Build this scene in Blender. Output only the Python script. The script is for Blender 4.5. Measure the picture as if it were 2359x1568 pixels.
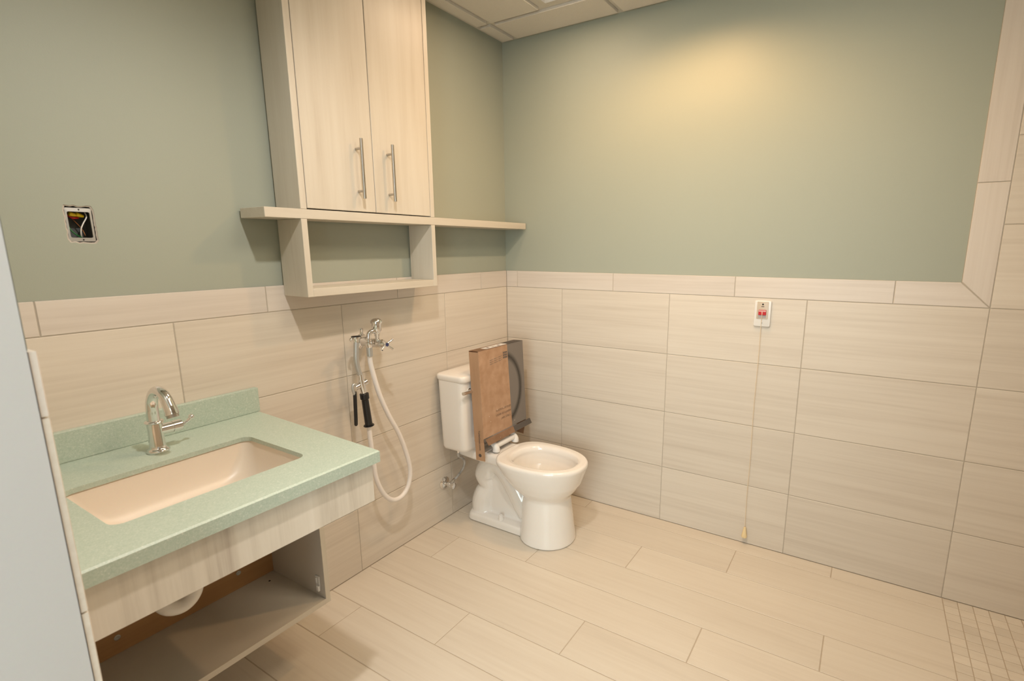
import bpy, bmesh, math, random
from mathutils import Vector, Matrix
random.seed(7)
for o in list(bpy.data.objects): bpy.data.objects.remove(o, do_unlink=True)
scene = bpy.context.scene
C = scene.collection

# ------------------------------------------------------------------ camera
IW, IH = 2359.0, 1568.0
cam_d = bpy.data.cameras.new('camera')
cam = bpy.data.objects.new('camera', cam_d); C.objects.link(cam)
FPX = 1202.04
cam_d.sensor_fit = 'HORIZONTAL'; cam_d.sensor_width = 36.0
cam_d.lens = 36.0 * FPX / IW
cam_d.shift_x = -75.35 / IW
cam_d.shift_y = 30.13 / IW
cam_d.clip_start = 0.02
yaw, pit, rol = 0.556538, -0.201280, -0.002369
fw = Vector((math.cos(pit)*math.cos(yaw), math.cos(pit)*math.sin(yaw), math.sin(pit)))
rt = fw.cross(Vector((0, 0, 1))).normalized(); up = rt.cross(fw)
r2 = math.cos(rol)*rt + math.sin(rol)*up; u2 = -math.sin(rol)*rt + math.cos(rol)*up
M = Matrix((r2, u2, -fw)).transposed().to_4x4()
M.translation = Vector((-2.54831, -1.85266, 1.45730))
cam.matrix_world = M
cam_d.dof.use_dof = True; cam_d.dof.focus_distance = 2.5; cam_d.dof.aperture_fstop = 4.5
scene.camera = cam

# ------------------------------------------------------------------ world, lights, exposure
w = bpy.data.worlds.new('world'); scene.world = w; w.use_nodes = True
w.node_tree.nodes['Background'].inputs[0].default_value = (0.75, 0.88, 1.0, 1)
w.node_tree.nodes['Background'].inputs[1].default_value = 0.35
scene.view_settings.view_transform = 'Standard'; scene.view_settings.look = 'None'
scene.view_settings.gamma = 1.0; scene.view_settings.use_curve_mapping = False
scene.view_settings.exposure = -0.05
WARM = (1.0, 0.60, 0.285)
NEUT = (1.0, 0.95, 0.89)
FILL_COL = (1.0, 0.84, 0.62)
WINFILL = (0.81, 0.95, 0.97)
SPOT_W = (44.0, 86.0)  # the two recessed downlights
PANEL_W = 13.0         # ceiling panel added inside the room for neutral fill, out of view
LENS_W = 5.8           # small lensed ceiling light in the half bay by the corner
TROF_FILL_W = 0.8           # each unseen troffer added in the corridor as fill (switched low)
WINFILL_W = 48.0        # cool fill from the window added in the corridor
DOWNLIGHTS = [(-0.48, -1.13), (-1.80, -1.13)]
ADDED_TROFFERS = [(-3.3, -1.2), (-3.3, -2.9)]
FILL_PANEL = (-1.15, -1.625)

# ------------------------------------------------------------------ materials
def newmat(name):
    m = bpy.data.materials.new(name); m.use_nodes = True
    nt = m.node_tree; b = nt.nodes['Principled BSDF']
    return m, nt, b
def plain(name, col, rough=0.5, metal=0.0, spec=0.5, coat=0.0, bump=0.0, bscale=200.0):
    m, nt, b = newmat(name)
    b.inputs['Base Color'].default_value = (*col, 1); b.inputs['Roughness'].default_value = rough
    b.inputs['Metallic'].default_value = metal; b.inputs['Specular IOR Level'].default_value = spec
    b.inputs['Coat Weight'].default_value = coat; b.inputs['Coat Roughness'].default_value = 0.05
    tc = nt.nodes.new('ShaderNodeTexCoord')
    n = nt.nodes.new('ShaderNodeTexNoise'); n.inputs['Scale'].default_value = bscale
    nt.links.new(tc.outputs['Object'], n.inputs['Vector'])
    # faint procedural variation of the colour
    mx = nt.nodes.new('ShaderNodeMixRGB'); mx.blend_type = 'MULTIPLY'; mx.inputs[0].default_value = 0.05
    mx.inputs[1].default_value = (*col, 1); nt.links.new(n.outputs['Color'], mx.inputs[2])
    nt.links.new(mx.outputs[0], b.inputs['Base Color'])
    if bump > 0:
        bp = nt.nodes.new('ShaderNodeBump'); bp.inputs['Strength'].default_value = bump; bp.inputs['Distance'].default_value = 0.002
        nt.links.new(n.outputs['Fac'], bp.inputs['Height']); nt.links.new(bp.outputs[0], b.inputs['Normal'])
    return m
def grain(name, stops, scale, big=(0.8, 3, 3), rough=0.4, spec=0.5, contrast=1.0, usernd=True, tint=0.05, nscale=1.0):
    """stretched-noise streaks in object space; scale = per-axis frequency"""
    m, nt, b = newmat(name); L = nt.links
    tc = nt.nodes.new('ShaderNodeTexCoord'); oi = nt.nodes.new('ShaderNodeObjectInfo')
    add = nt.nodes.new('ShaderNodeVectorMath'); add.operation = 'ADD'
    mul = nt.nodes.new('ShaderNodeMath'); mul.operation = 'MULTIPLY'; mul.inputs[1].default_value = 37.0 if usernd else 0.0
    L.new(oi.outputs['Random'], mul.inputs[0]); L.new(tc.outputs['Object'], add.inputs[0]); L.new(mul.outputs[0], add.inputs[1])
    def nz(sc, det, rg):
        mp = nt.nodes.new('ShaderNodeMapping'); mp.inputs['Scale'].default_value = sc
        L.new(add.outputs[0], mp.inputs['Vector'])
        n = nt.nodes.new('ShaderNodeTexNoise'); n.inputs['Scale'].default_value = nscale
        n.inputs['Detail'].default_value = det; n.inputs['Roughness'].default_value = rg; n.inputs['Distortion'].default_value = 0.25
        L.new(mp.outputs[0], n.inputs['Vector']); return n
    n1 = nz(scale, 5, 0.62); n2 = nz(big, 2, 0.5)
    mx = nt.nodes.new('ShaderNodeMath'); mx.operation = 'MULTIPLY_ADD'; mx.inputs[1].default_value = 0.6
    m4 = nt.nodes.new('ShaderNodeMath'); m4.operation = 'MULTIPLY'; m4.inputs[1].default_value = 0.4
    L.new(n2.outputs['Fac'], m4.inputs[0]); L.new(n1.outputs['Fac'], mx.inputs[0]); L.new(m4.outputs[0], mx.inputs[2])
    cr = nt.nodes.new('ShaderNodeValToRGB'); e = cr.color_ramp.elements
    while len(e) < len(stops): e.new(0.5)
    for k, (p, c) in enumerate(stops): e[k].position = p; e[k].color = (*c, 1)
    L.new(mx.outputs[0], cr.inputs[0])
    # per-piece tint
    hv = nt.nodes.new('ShaderNodeHueSaturation')
    mr = nt.nodes.new('ShaderNodeMapRange'); mr.inputs['To Min'].default_value = 1-tint; mr.inputs['To Max'].default_value = 1+tint
    L.new(oi.outputs['Random'], mr.inputs['Value']); L.new(mr.outputs[0], hv.inputs['Value']); L.new(cr.outputs[0], hv.inputs['Color'])
    L.new(hv.outputs[0], b.inputs['Base Color'])
    b.inputs['Roughness'].default_value = rough; b.inputs['Specular IOR Level'].default_value = spec
    return m

TS = [(0.3, (0.587, 0.516, 0.434)), (0.44, (0.64, 0.572, 0.487)), (0.54, (0.673, 0.606, 0.519)), (0.7, (0.699, 0.636, 0.549))]
FS = [(0.28, (0.587, 0.516, 0.427)), (0.46, (0.644, 0.574, 0.48)), (0.7, (0.685, 0.622, 0.527))]
M_TILE = grain('stone_wall_tile', TS, (1.6, 75, 75), (0.9, 16, 16), rough=0.38, tint=0.03)
M_TRIM = grain('stone_trim_tile', [(0.30, (0.59, 0.525, 0.46)), (0.5, (0.655, 0.59, 0.525)), (0.7, (0.69, 0.63, 0.565))], (2.0, 70, 70), (1.2, 8, 8), rough=0.38, tint=0.02)
M_FLOOR = grain('stone_floor_tile', FS, (2.2, 55, 55), (1.0, 6, 6), rough=0.42, tint=0.025)
M_MOSA = grain('mosaic_tile', FS, (8, 60, 60), (3, 8, 8), rough=0.45, tint=0.055)
M_GROUT = plain('grout', (0.45, 0.40, 0.33), 0.9, bump=0.2, bscale=400)
M_FGROUT = plain('floor_grout', (0.46, 0.38, 0.29), 0.9, bump=0.2, bscale=400)
M_PAINT = plain('sage_paint', (0.372, 0.396, 0.33), 0.5, spec=0.3, bump=0.06, bscale=350)
M_WHITE = plain('white_paint', (0.54, 0.53, 0.52), 0.45)
LV = [(0.28, (0.477, 0.414, 0.330)), (0.42, (0.590, 0.532, 0.442)), (0.55, (0.630, 0.578, 0.488)), (0.72, (0.661, 0.614, 0.530))]
M_LAMV = grain('pale_laminate_upright', LV, (22, 22, 1.3), (6, 6, 0.9), rough=0.42, tint=0.01)
M_LAMH = grain('pale_laminate_level', LV, (1.3, 22, 22), (0.9, 6, 6), rough=0.42, tint=0.01)
AV = [(0.30, (0.44, 0.375, 0.31)), (0.42, (0.60, 0.545, 0.465)), (0.52, (0.67, 0.615, 0.53)), (0.70, (0.73, 0.68, 0.60))]
M_APRON = grain('streaky_laminate', AV, (34, 34, 1.6), (9, 9, 1.1), rough=0.42, tint=0.0)
M_MELA = plain('white_melamine', (0.62, 0.575, 0.51), 0.45)
M_PLY = grain('raw_maple_ply', [(0.3, (0.36, 0.19, 0.075)), (0.5, (0.45, 0.25, 0.105)), (0.7, (0.50, 0.29, 0.13))], (1.5, 30, 30), (1, 6, 6), rough=0.6, tint=0.0)
M_CHROME = plain('chrome', (0.82, 0.81, 0.80), 0.07, metal=1.0)
M_STEEL = plain('brushed_steel', (0.52, 0.48, 0.43), 0.30, metal=1.0)
M_CHINA = plain('vitreous_china', (0.86, 0.815, 0.76), 0.10, spec=0.6, coat=0.3)
M_SINK = plain('bone_solid_surface', (0.75, 0.655, 0.545), 0.35)
M_PLASTIC = plain('white_plastic', (0.80, 0.78, 0.75), 0.35)
M_HOSE = plain('white_hose', (0.84, 0.79, 0.75), 0.32)
M_BLACK = plain('black_rubber', (0.012, 0.011, 0.011), 0.32)
M_DARK = plain('dark_recess', (0.02, 0.02, 0.02), 0.8)
M_CREAM = plain('cream_plastic', (0.83, 0.66, 0.38), 0.3)
M_BEIGE = plain('beige_plastic', (0.58, 0.50, 0.40), 0.4)
M_RED = plain('red_plastic', (0.52, 0.015, 0.02), 0.25)
M_CORD = plain('cord', (0.80, 0.66, 0.48), 0.6)
M_GALV = plain('galvanised_steel', (0.55, 0.56, 0.55), 0.42, metal=0.8)
M_PLASTER = plain('raw_plaster', (0.48, 0.43, 0.37), 0.9, bump=0.4, bscale=300)
M_YELLOW = plain('yellow_cap', (0.75, 0.52, 0.01), 0.4)
M_GREENW = plain('green_wire', (0.01, 0.13, 0.03), 0.35)
M_PVC = plain('white_pvc', (0.78, 0.73, 0.66), 0.25)
M_INK = plain('print_ink', (0.10, 0.075, 0.06), 0.7)
M_FAINT = plain('faint_ink', (0.20, 0.13, 0.085), 0.7)
M_PINK = plain('faded_print', (0.85, 0.55, 0.52), 0.6)
M_LABEL = plain('paper_label', (0.72, 0.69, 0.66), 0.7)
M_CEIL = plain('ceiling_board', (0.70, 0.655, 0.585), 0.95, spec=0.1, bump=0.9, bscale=260)
M_GRID = plain('ceiling_grid', (0.62, 0.575, 0.50), 0.5)
def emit(name, col, s):
    m, nt, b = newmat(name)
    b.inputs['Base Color'].default_value = (0.8, 0.8, 0.8, 1)
    b.inputs['Emission Color'].default_value = (*col, 1); b.inputs['Emission Strength'].default_value = s
    return m
M_LENS = emit('warm_lamp_lens', WARM, 25.0)
M_LENS2 = emit('neutral_lamp_lens', NEUT, 25.0)
M_LENS3 = emit('ribbed_lens', (1.0, .95, .9), 0.45)
M_PANEL = emit('fill_panel_lens', FILL_COL, 1.5)
M_FILLPANE = emit('fill_pane', WINFILL, 3.0)
def m_counter():
    m, nt, b = newmat('green_speckled_counter'); L = nt.links
    tc = nt.nodes.new('ShaderNodeTexCoord')
    v = nt.nodes.new('ShaderNodeTexVoronoi'); v.inputs['Scale'].default_value = 420
    L.new(tc.outputs['Object'], v.inputs['Vector'])
    n = nt.nodes.new('ShaderNodeTexNoise'); n.inputs['Scale'].default_value = 160; n.inputs['Detail'].default_value = 3
    L.new(tc.outputs['Object'], n.inputs['Vector'])
    s = nt.nodes.new('ShaderNodeSeparateColor'); L.new(v.outputs['Color'], s.inputs[0])
    a = nt.nodes.new('ShaderNodeMath'); a.operation = 'MULTIPLY_ADD'; a.inputs[1].default_value = 0.45
    h = nt.nodes.new('ShaderNodeMath'); h.operation = 'MULTIPLY'; h.inputs[1].default_value = 0.55
    L.new(n.outputs['Fac'], h.inputs[0]); L.new(s.outputs[0], a.inputs[0]); L.new(h.outputs[0], a.inputs[2])
    cr = nt.nodes.new('ShaderNodeValToRGB'); e = cr.color_ramp.elements
    for _ in range(2): e.new(0.5)
    for k, (p, c) in enumerate([(0.2, (0.395, 0.49, 0.41)), (0.5, (0.455, 0.54, 0.46)), (0.72, (0.50, 0.575, 0.495)), (0.80, (0.61, 0.66, 0.585))]):
        e[k].position = p; e[k].color = (*c, 1)
    L.new(a.outputs[0], cr.inputs[0]); L.new(cr.outputs[0], b.inputs['Base Color'])
    b.inputs['Roughness'].default_value = 0.38
    return m
M_COUNTER = m_counter()
def m_carton():
    # plain brown board with a dark printed half and the printed curve of a seat (flat print on the box)
    m, nt, b = newmat('printed_cardboard'); L = nt.links; N = nt.nodes.new
    tc = N('ShaderNodeTexCoord'); sp = N('ShaderNodeSeparateXYZ'); L.new(tc.outputs['Object'], sp.inputs[0])
    def mth(op, a, bb=None, c=None):
        q = N('ShaderNodeMath'); q.operation = op
        for i, x in enumerate((a, bb, c)):
            if x is None: continue
            if isinstance(x, (int, float)): q.inputs[i].default_value = x
            else: L.new(x, q.inputs[i])
        return q.outputs[0]
    n = N('ShaderNodeTexNoise'); n.inputs['Scale'].default_value = 22; n.inputs['Detail'].default_value = 6; L.new(tc.outputs['Object'], n.inputs['Vector'])
    n2 = N('ShaderNodeTexNoise'); n2.inputs['Scale'].default_value = 260; n2.inputs['Detail'].default_value = 3; L.new(tc.outputs['Object'], n2.inputs['Vector'])
    cr = N('ShaderNodeValToRGB'); e = cr.color_ramp.elements
    e[0].position = 0.35; e[0].color = (0.40, 0.235, 0.135, 1); e[1].position = 0.7; e[1].color = (0.50, 0.315, 0.20, 1)
    L.new(n.outputs['Fac'], cr.inputs[0])
    # dark half: local x beyond the print line (slightly slanted)
    dark = mth('GREATER_THAN', mth('ADD', sp.outputs[0], mth('MULTIPLY', sp.outputs[2], 0.02)), 0.245)
    # ring of the pictured seat
    dx = mth('DIVIDE', mth('SUBTRACT', sp.outputs[0], 0.19), 0.155); dz = mth('DIVIDE', mth('SUBTRACT', sp.outputs[2], 0.215), 0.19)
    rr = mth('SQRT', mth('ADD', mth('MULTIPLY', dx, dx), mth('MULTIPLY', dz, dz)))
    band = mth('SUBTRACT', 1.0, mth('MINIMUM', mth('MULTIPLY', mth('ABSOLUTE', mth('SUBTRACT', rr, 0.95)), 7.0), 1.0))
    rib = mth('MULTIPLY', band, mth('ADD', 0.35, mth('MULTIPLY', n2.outputs['Fac'], 1.3)))
    g = N('ShaderNodeMixRGB'); g.inputs[1].default_value = (0.19, 0.165, 0.145, 1); g.inputs[2].default_value = (0.03, 0.025, 0.02, 1); L.new(rib, g.inputs[0])
    br = N('ShaderNodeMixRGB'); br.inputs[2].default_value = (0.42, 0.25, 0.15, 1); L.new(cr.outputs[0], br.inputs[1]); L.new(mth('MULTIPLY', rib, 0.5), br.inputs[0])
    mx = N('ShaderNodeMixRGB'); L.new(dark, mx.inputs[0]); L.new(br.outputs[0], mx.inputs[1]); L.new(g.outputs[0], mx.inputs[2])
    # white flecks of plaster
    v = N('ShaderNodeTexVoronoi'); v.inputs['Scale'].default_value = 38; L.new(tc.outputs['Object'], v.inputs['Vector'])
    fl = mth('LESS_THAN', v.outputs['Distance'], 0.075)
    m2 = N('ShaderNodeMixRGB'); m2.inputs[2].default_value = (0.7, 0.66, 0.6, 1)
    L.new(mth('MULTIPLY', fl, mth('LESS_THAN', sp.outputs[2], 0.14)), m2.inputs[0]); L.new(mx.outputs[0], m2.inputs[1])
    L.new(m2.outputs[0], b.inputs['Base Color']); b.inputs['Roughness'].default_value = 0.55
    return m
M_CARTON = m_carton()
M_CARD = grain('brown_cardboard', [(0.3, (0.36, 0.205, 0.11)), (0.5, (0.43, 0.255, 0.145)), (0.7, (0.47, 0.29, 0.17))], (12, 12, 3), (4, 4, 4), rough=0.7, tint=0.0)
M_BRAID = grain('braided_steel', [(0.35, (0.25, 0.24, 0.22)), (0.6, (0.6, 0.58, 0.55))], (300, 300, 300), (50, 50, 50), rough=0.4, tint=0.0)

# ------------------------------------------------------------------ mesh helpers
def obj(name, bm, mat, parent=None, smooth=False, auto=None):
    me = bpy.data.meshes.new(name)
    bmesh.ops.recalc_face_normals(bm, faces=bm.faces[:])
    bm.to_mesh(me); bm.free()
    me.materials.append(mat)
    if smooth:
        for p in me.polygons: p.use_smooth = True
        if auto is not None:
            me.set_sharp_from_angle(angle=math.radians(auto))
    o = bpy.data.objects.new(name, me); C.objects.link(o)
    if parent is not None: put(o, parent)
    return o
def put(o, parent):
    """parent a mesh built in room coordinates to a thing that only has a location"""
    o.parent = parent
    off = Vector((0, 0, 0)); p = parent
    while p is not None: off += p.location; p = p.parent
    o.location = o.location - off
def tag(o, label, cat, group=None):
    o['label'] = label; o['category'] = cat
    if group: o['group'] = group
    return o
def thing(name, label, cat, loc, group=None):
    o = bpy.data.objects.new(name, None); C.objects.link(o); o.location = loc; o.empty_display_size = 0.05
    return tag(o, label, cat, group)
def struct(o): o['kind'] = 'structure'; return o
def B(): return bmesh.new()
def box(bm, lo, hi, bev=0.0, seg=2):
    vs = [bm.verts.new((x, y, z)) for z in (lo[2], hi[2]) for y in (lo[1], hi[1]) for x in (lo[0], hi[0])]
    fs = [bm.faces.new([vs[i] for i in q]) for q in ((0, 2, 3, 1), (4, 5, 7, 6), (0, 1, 5, 4), (2, 6, 7, 3), (0, 4, 6, 2), (1, 3, 7, 5))]
    if bev > 0:
        es = list({e for f in fs for e in f.edges})
        bmesh.ops.bevel(bm, geom=es, offset=bev, segments=seg, profile=0.5, affect='EDGES')
    return bm
def loft(bm, rings, cap0=True, cap1=True):
    vr = [[bm.verts.new(p) for p in r] for r in rings]
    n = len(vr[0])
    for a, b in zip(vr, vr[1:]):
        for i in range(n):
            bm.faces.new((a[i], a[(i+1) % n], b[(i+1) % n], b[i]))
    if cap0: bm.faces.new(vr[0][::-1])
    if cap1: bm.faces.new(vr[-1])
    return bm
def spline(pts, sub=8):
    P = [Vector(p) for p in pts]; out = []
    for i in range(len(P)-1):
        p0 = P[max(i-1, 0)]; p1 = P[i]; p2 = P[i+1]; p3 = P[min(i+2, len(P)-1)]
        for k in range(sub):
            t = k/sub
            out.append(0.5*((2*p1)+(p2-p0)*t+(2*p0-5*p1+4*p2-p3)*t*t+(3*p1-p0-3*p2+p3)*t**3))
    out.append(P[-1]); return out
def tube(bm, pts, rad, seg=14, cap=True):
    """sweep a circle along points; rad is a number or a list"""
    P = [Vector(p) for p in pts]; n = len(P)
    R = rad if isinstance(rad, (list, tuple)) else [rad]*n
    if len(R) != n:
        R = [R[int(i*(len(R)-1)/(n-1))]*(1-((i*(len(R)-1)/(n-1)) % 1)) + R[min(int(i*(len(R)-1)/(n-1))+1, len(R)-1)]*((i*(len(R)-1)/(n-1)) % 1) for i in range(n)]
    t0 = (P[1]-P[0]).normalized()
    nrm = t0.orthogonal().normalized(); rings = []
    for i in range(n):
        t = (P[min(i+1, n-1)]-P[max(i-1, 0)]).normalized()
        nrm = (nrm - t*nrm.dot(t)).normalized(); bn = t.cross(nrm)
        rings.append([P[i]+R[i]*(math.cos(2*math.pi*k/seg)*nrm+math.sin(2*math.pi*k/seg)*bn) for k in range(seg)])
    return loft(bm, rings, cap, cap)
def lathe(bm, base, axis, prof, seg=28):
    """prof: list of (distance along axis, radius)"""
    a = Vector(axis).normalized(); n = a.orthogonal().normalized(); b = a.cross(n); base = Vector(base)
    rings = [[base+a*d+max(r, 1e-4)*(math.cos(2*math.pi*k/seg)*n+math.sin(2*math.pi*k/seg)*b) for k in range(seg)] for d, r in prof]
    return loft(bm, rings)
def rrect(cx, cy, hw, hd, r, z, k=6):
    pts = []
    for sx, sy, a0 in ((1, 1, 0), (-1, 1, 90), (-1, -1, 180), (1, -1, 270)):
        for i in range(k+1):
            a = math.radians(a0+90*i/k)
            pts.append((cx+sx*(hw-r)+r*math.cos(a), cy+sy*(hd-r)+r*math.sin(a), z))
    return pts
def text(name, s, size, mat, parent, mw, depth=0.0002):
    cu = bpy.data.curves.new(name, 'FONT'); cu.body = s; cu.size = size; cu.extrude = depth
    cu.align_x = 'CENTER'; cu.align_y = 'CENTER'
    t = bpy.data.objects.new('tmp_text', cu); C.objects.link(t)
    dg = bpy.context.evaluated_depsgraph_get()
    me = bpy.data.meshes.new_from_object(t.evaluated_get(dg))
    bpy.data.objects.remove(t, do_unlink=True)
    me.name = name; me.materials.clear(); me.materials.append(mat); me.transform(mw)
    o = bpy.data.objects.new(name, me); C.objects.link(o)
    put(o, parent); return o

# ------------------------------------------------------------------ tiles
_tiles = {}
G = 0.003
def tile_mesh(L, W, th, mat, bev=0.0012):
    key = (round(L, 4), round(W, 4), th, mat.name)
    if key in _tiles: return _tiles[key]
    bm = B(); a, b = L/2, W/2
    r = lambda x, y, z: [(-x, -y, z), (x, -y, z), (x, y, z), (-x, y, z)]
    loft(bm, [r(a, b, -th), r(a, b, -bev), r(a-bev, b-bev, 0)], cap0=False)
    me = bpy.data.meshes.new('tile'); bmesh.ops.recalc_face_normals(bm, faces=bm.faces[:]); bm.to_mesh(me); bm.free(); me.materials.append(mat)
    _tiles[key] = me; return me
FR = {'left': Matrix(((1, 0, 0), (0, 0, -1), (0, 1, 0))),            # x -> X, y -> Z, face -Y
      'right': Matrix(((0, 0, -1), (-1, 0, 0), (0, 1, 0))),          # x -> -Y, y -> Z, face -X
      'right_up': Matrix(((0, 0, -1), (0, 1, 0), (1, 0, 0))),        # x -> Z, y -> Y, face -X
      'front': Matrix(((0, 0, 1), (1, 0, 0), (0, 1, 0))),            # x -> Y, y -> Z, face +X
      'floor': Matrix(((0, -1, 0), (1, 0, 0), (0, 0, 1)))}           # x -> Y, y -> -X, face +Z
def tile(name, frame, a0, a1, b0, b1, d, parent, mat, th=0.009):
    """a = run of the long local axis, b = the short one, both in room units; d = plane offset"""
    L, W = abs(a1-a0)-G, abs(b1-b0)-G
    if L < 0.004 or W < 0.004: return
    ca, cb = (a0+a1)/2, (b0+b1)/2
    pos = {'left': (ca, d, cb), 'right': (d, ca, cb), 'right_up': (d, cb, ca), 'front': (d, ca, cb), 'floor': (cb, ca, d)}[frame]
    o = bpy.data.objects.new(name, tile_mesh(L, W, th, mat)); C.objects.link(o)
    o.matrix_world = Matrix.Translation(Vector(pos)) @ FR[frame].to_4x4()
    o.parent = parent
    return o

ZC = 2.56
ZR = [0.0, 0.306, 0.613, 0.920, 1.227]; ZT = 1.322
XF = -2.322          # tile face of the wall with the doorway
Y0 = -0.90           # door reveal
YB = -3.42
# ------------------------------------------------------------------ floor
bm = B(); box(bm, (-2.47, YB-0.1, -0.06), (0.12, 0.12, -0.0011)); floor = struct(obj('floor', bm, M_FGROUT))
xb = [0.0, -0.092, -0.300, -0.507, -0.711, -0.917, -1.122, -1.326, -1.530, -1.735, -1.940, -2.145, -2.350, -2.470]
ph = [-0.594, -0.186, -1.020]
MOS_X, MOS_Y = -0.711, -2.245
for i in range(len(xb)-1):
    lim = MOS_Y if i < 4 else YB
    e = ph[i % 3] - 0.004*(i//3)
    cuts = [0.0] + [y for y in [e + 1.2405*k for k in (1, 0, -1, -2)] if lim < y < -0.001] + [lim]
    for a, b in zip(cuts, cuts[1:]):
        tile('floor_plank', 'floor', a, b, xb[i], xb[i+1], 0.0, floor, M_FLOOR)
for i in range(14):
    for j in range(21):
        x0 = -0.0508*i; y0 = MOS_Y-0.0508*j
        tile('mosaic_tile', 'floor', y0, y0-0.0508, x0, x0-0.0508, 0.0, floor, M_MOSA, th=0.006)

# ------------------------------------------------------------------ walls
# left wall: painted board with a ragged cut-out for the electrical box
BX0, BX1, BZ0, BZ1 = -1.999, -1.937, 1.4735, 1.567
bm = B()
n = 36; ccx, ccz = (BX0+BX1)/2, (BZ0+BZ1)/2
ins, outs = [], []
rnd = random.Random(3)
for i in range(n):
    a = 2*math.pi*i/n; c, s = math.cos(a), math.sin(a)
    k = 1/max(abs(c)/((BX1-BX0)/2), abs(s)/((BZ1-BZ0)/2))
    j = 1.03 + rnd.uniform(-0.02, 0.07)
    if s > 0.7: j += 0.03
    if c > 0.5: j += 0.06
    ins.append((ccx+k*c*j, ccz+k*s*j))
    k2 = 1/max(abs(c)/0.1, abs(s)/0.12)
    outs.append((ccx+k2*c, ccz+k2*s))
yp = 0.010
vi = [bm.verts.new((x, yp, z)) for x, z in ins]; vo = [bm.verts.new((x, yp, z)) for x, z in outs]
vb = [bm.verts.new((x, yp+0.013, z)) for x, z in ins]
for i in range(n):
    j = (i+1) % n
    bm.faces.new((vi[i], vi[j], vo[j], vo[i])); bm.faces.new((vi[i], vb[i], vb[j], vi[j]))
oxs = [-2.46, ccx-0.1, ccx+0.1, 0.11]; ozs = [0.0, ccz-0.12, ccz+0.12, ZC+0.05]
# corners between the square ring and the ray-cast outline
for sx in (-1, 1):
    for sz in (-1, 1):
        pts = [p for p in outs if (p[0]-ccx)*sx > 0 and (p[1]-ccz)*sz > 0]
for q in range(3):
    for r in range(3):
        if q == 1 and r == 1: continue
        v = [bm.verts.new((x, yp, z)) for x, z in ((oxs[q], ozs[r]), (oxs[q+1], ozs[r]), (oxs[q+1], ozs[r+1]), (oxs[q], ozs[r+1]))]
        bm.faces.new(v)
# fill the four little corner triangles of the ring
for sx, sz in ((1, 1), (-1, 1), (-1, -1), (1, -1)):
    cor = (ccx+0.1*sx, ccz+0.12*sz)
    best = sorted(range(n), key=lambda i: (outs[i][0]-cor[0])**2+(outs[i][1]-cor[1])**2)[:2]
    i, j = best
    if (outs[i][0]-cor[0])**2+(outs[i][1]-cor[1])**2 > 1e-10 and (outs[j][0]-cor[0])**2+(outs[j][1]-cor[1])**2 > 1e-10:
        bm.faces.new((vo[i], vo[j], bm.verts.new((cor[0], yp, cor[1]))))
wl = struct(obj('wall_left', bm, M_PAINT))
bm = B(); box(bm, (-2.46, 0.0085, 0), (0.11, 0.0095, ZT-0.004)); o = obj('grout_bed', bm, M_GROUT, wl)
bm = B(); box(bm, (-2.46, 0.07, 0), (0.11, 0.12, ZC+0.05)); obj('backing_board', bm, M_DARK, wl)
GB = 0.0013
bm = B(); box(bm, (-2.46, GB, 0), (0.01, 0.0085, ZT-0.003)); obj('grout', bm, M_GROUT, wl)
cx_ = [0.0, -0.542, -1.1625, -1.783, XF]
for c in range(4):
    for r in range(4):
        tile('wall_tile', 'left', cx_[c], cx_[c+1], ZR[r], ZR[r+1], 0.0, wl, M_TILE)
tx_ = [0.0, -0.241, -0.855, -1.475, -2.096, XF]
for c in range(5): tile('trim_tile', 'left', tx_[c], tx_[c+1], ZR[4], ZT, -0.0005, wl, M_TRIM)

# right wall
bm = B(); box(bm, (yp, YB-0.1, 0), (0.11, 0.11, ZC+0.05)); wr = struct(obj('wall_right', bm, M_PAINT))
bm = B(); box(bm, (GB, YB, 0), (yp, 0.0, ZT-0.003)); box(bm, (GB, YB, ZT-0.003), (yp, -2.1465, ZC)); obj('grout', bm, M_GROUT, wr)
cy_ = [0.0, -0.3825, -1.003, -1.623, -2.2425, -2.863, YB]
for c in range(6):
    for r in range(4):
        tile('wall_tile', 'right', cy_[c], cy_[c+1], ZR[r], ZR[r+1], 0.0, wr, M_TILE)
zs_ = [1.227, 1.534, 1.841, 2.148, 2.455, ZC-0.012]
for c in range(4, 6):
    for r in range(5):
        tile('wall_tile', 'right', cy_[c], cy_[c+1], zs_[r], zs_[r+1], 0.0, wr, M_TILE)
ty_ = [0.0, -0.078, -0.693, -1.314, -1.936]
for c in range(4): tile('trim_tile', 'right', ty_[c], ty_[c+1], ZR[4], ZT, -0.0005, wr, M_TRIM)
def mitre(name, frame, pts, pos):
    # pts: outline in local x, y
    bm = B()
    cxy = (sum(p[0] for p in pts)/4, sum(p[1] for p in pts)/4)
    ins = [(p[0]+(cxy[0]-p[0])*0.012, p[1]+(cxy[1]-p[1])*0.03) for p in pts]
    loft(bm, [[(x, y, -0.009) for x, y in pts], [(x, y, -0.0012) for x, y in pts], [(x, y, 0) for x, y in ins]], cap0=False)
    o = obj(name, bm, M_TRIM); o.matrix_world = Matrix.Translation(Vector(pos)) @ FR[frame].to_4x4(); o.parent = wr
YI, YO = -2.1465, -2.2425
g = G/2
# horizontal piece ending in the mitre (local x = -Y)
mitre('trim_tile', 'right', [(1.936+g, ZR[4]+g), (-YO-2.5*g, ZR[4]+g), (-YI-1.5*g, ZT-g), (1.936+g, ZT-g)], (-0.0005, 0, 0))
# upright piece (local x = Z, y = Y)
mitre('trim_tile', 'right_up', [(ZR[4]+2.5*g, YO+g), (1.685-g, YO+g), (1.685-g, YI-g), (ZT+1.0*g, YI-g)], (-0.0005, 0, 0))
for a, b in ((1.685, 2.297), (2.297, ZC-0.012)): tile('trim_tile', 'right_up', a, b, YO, YI, -0.0005, wr, M_TRIM)

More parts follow.
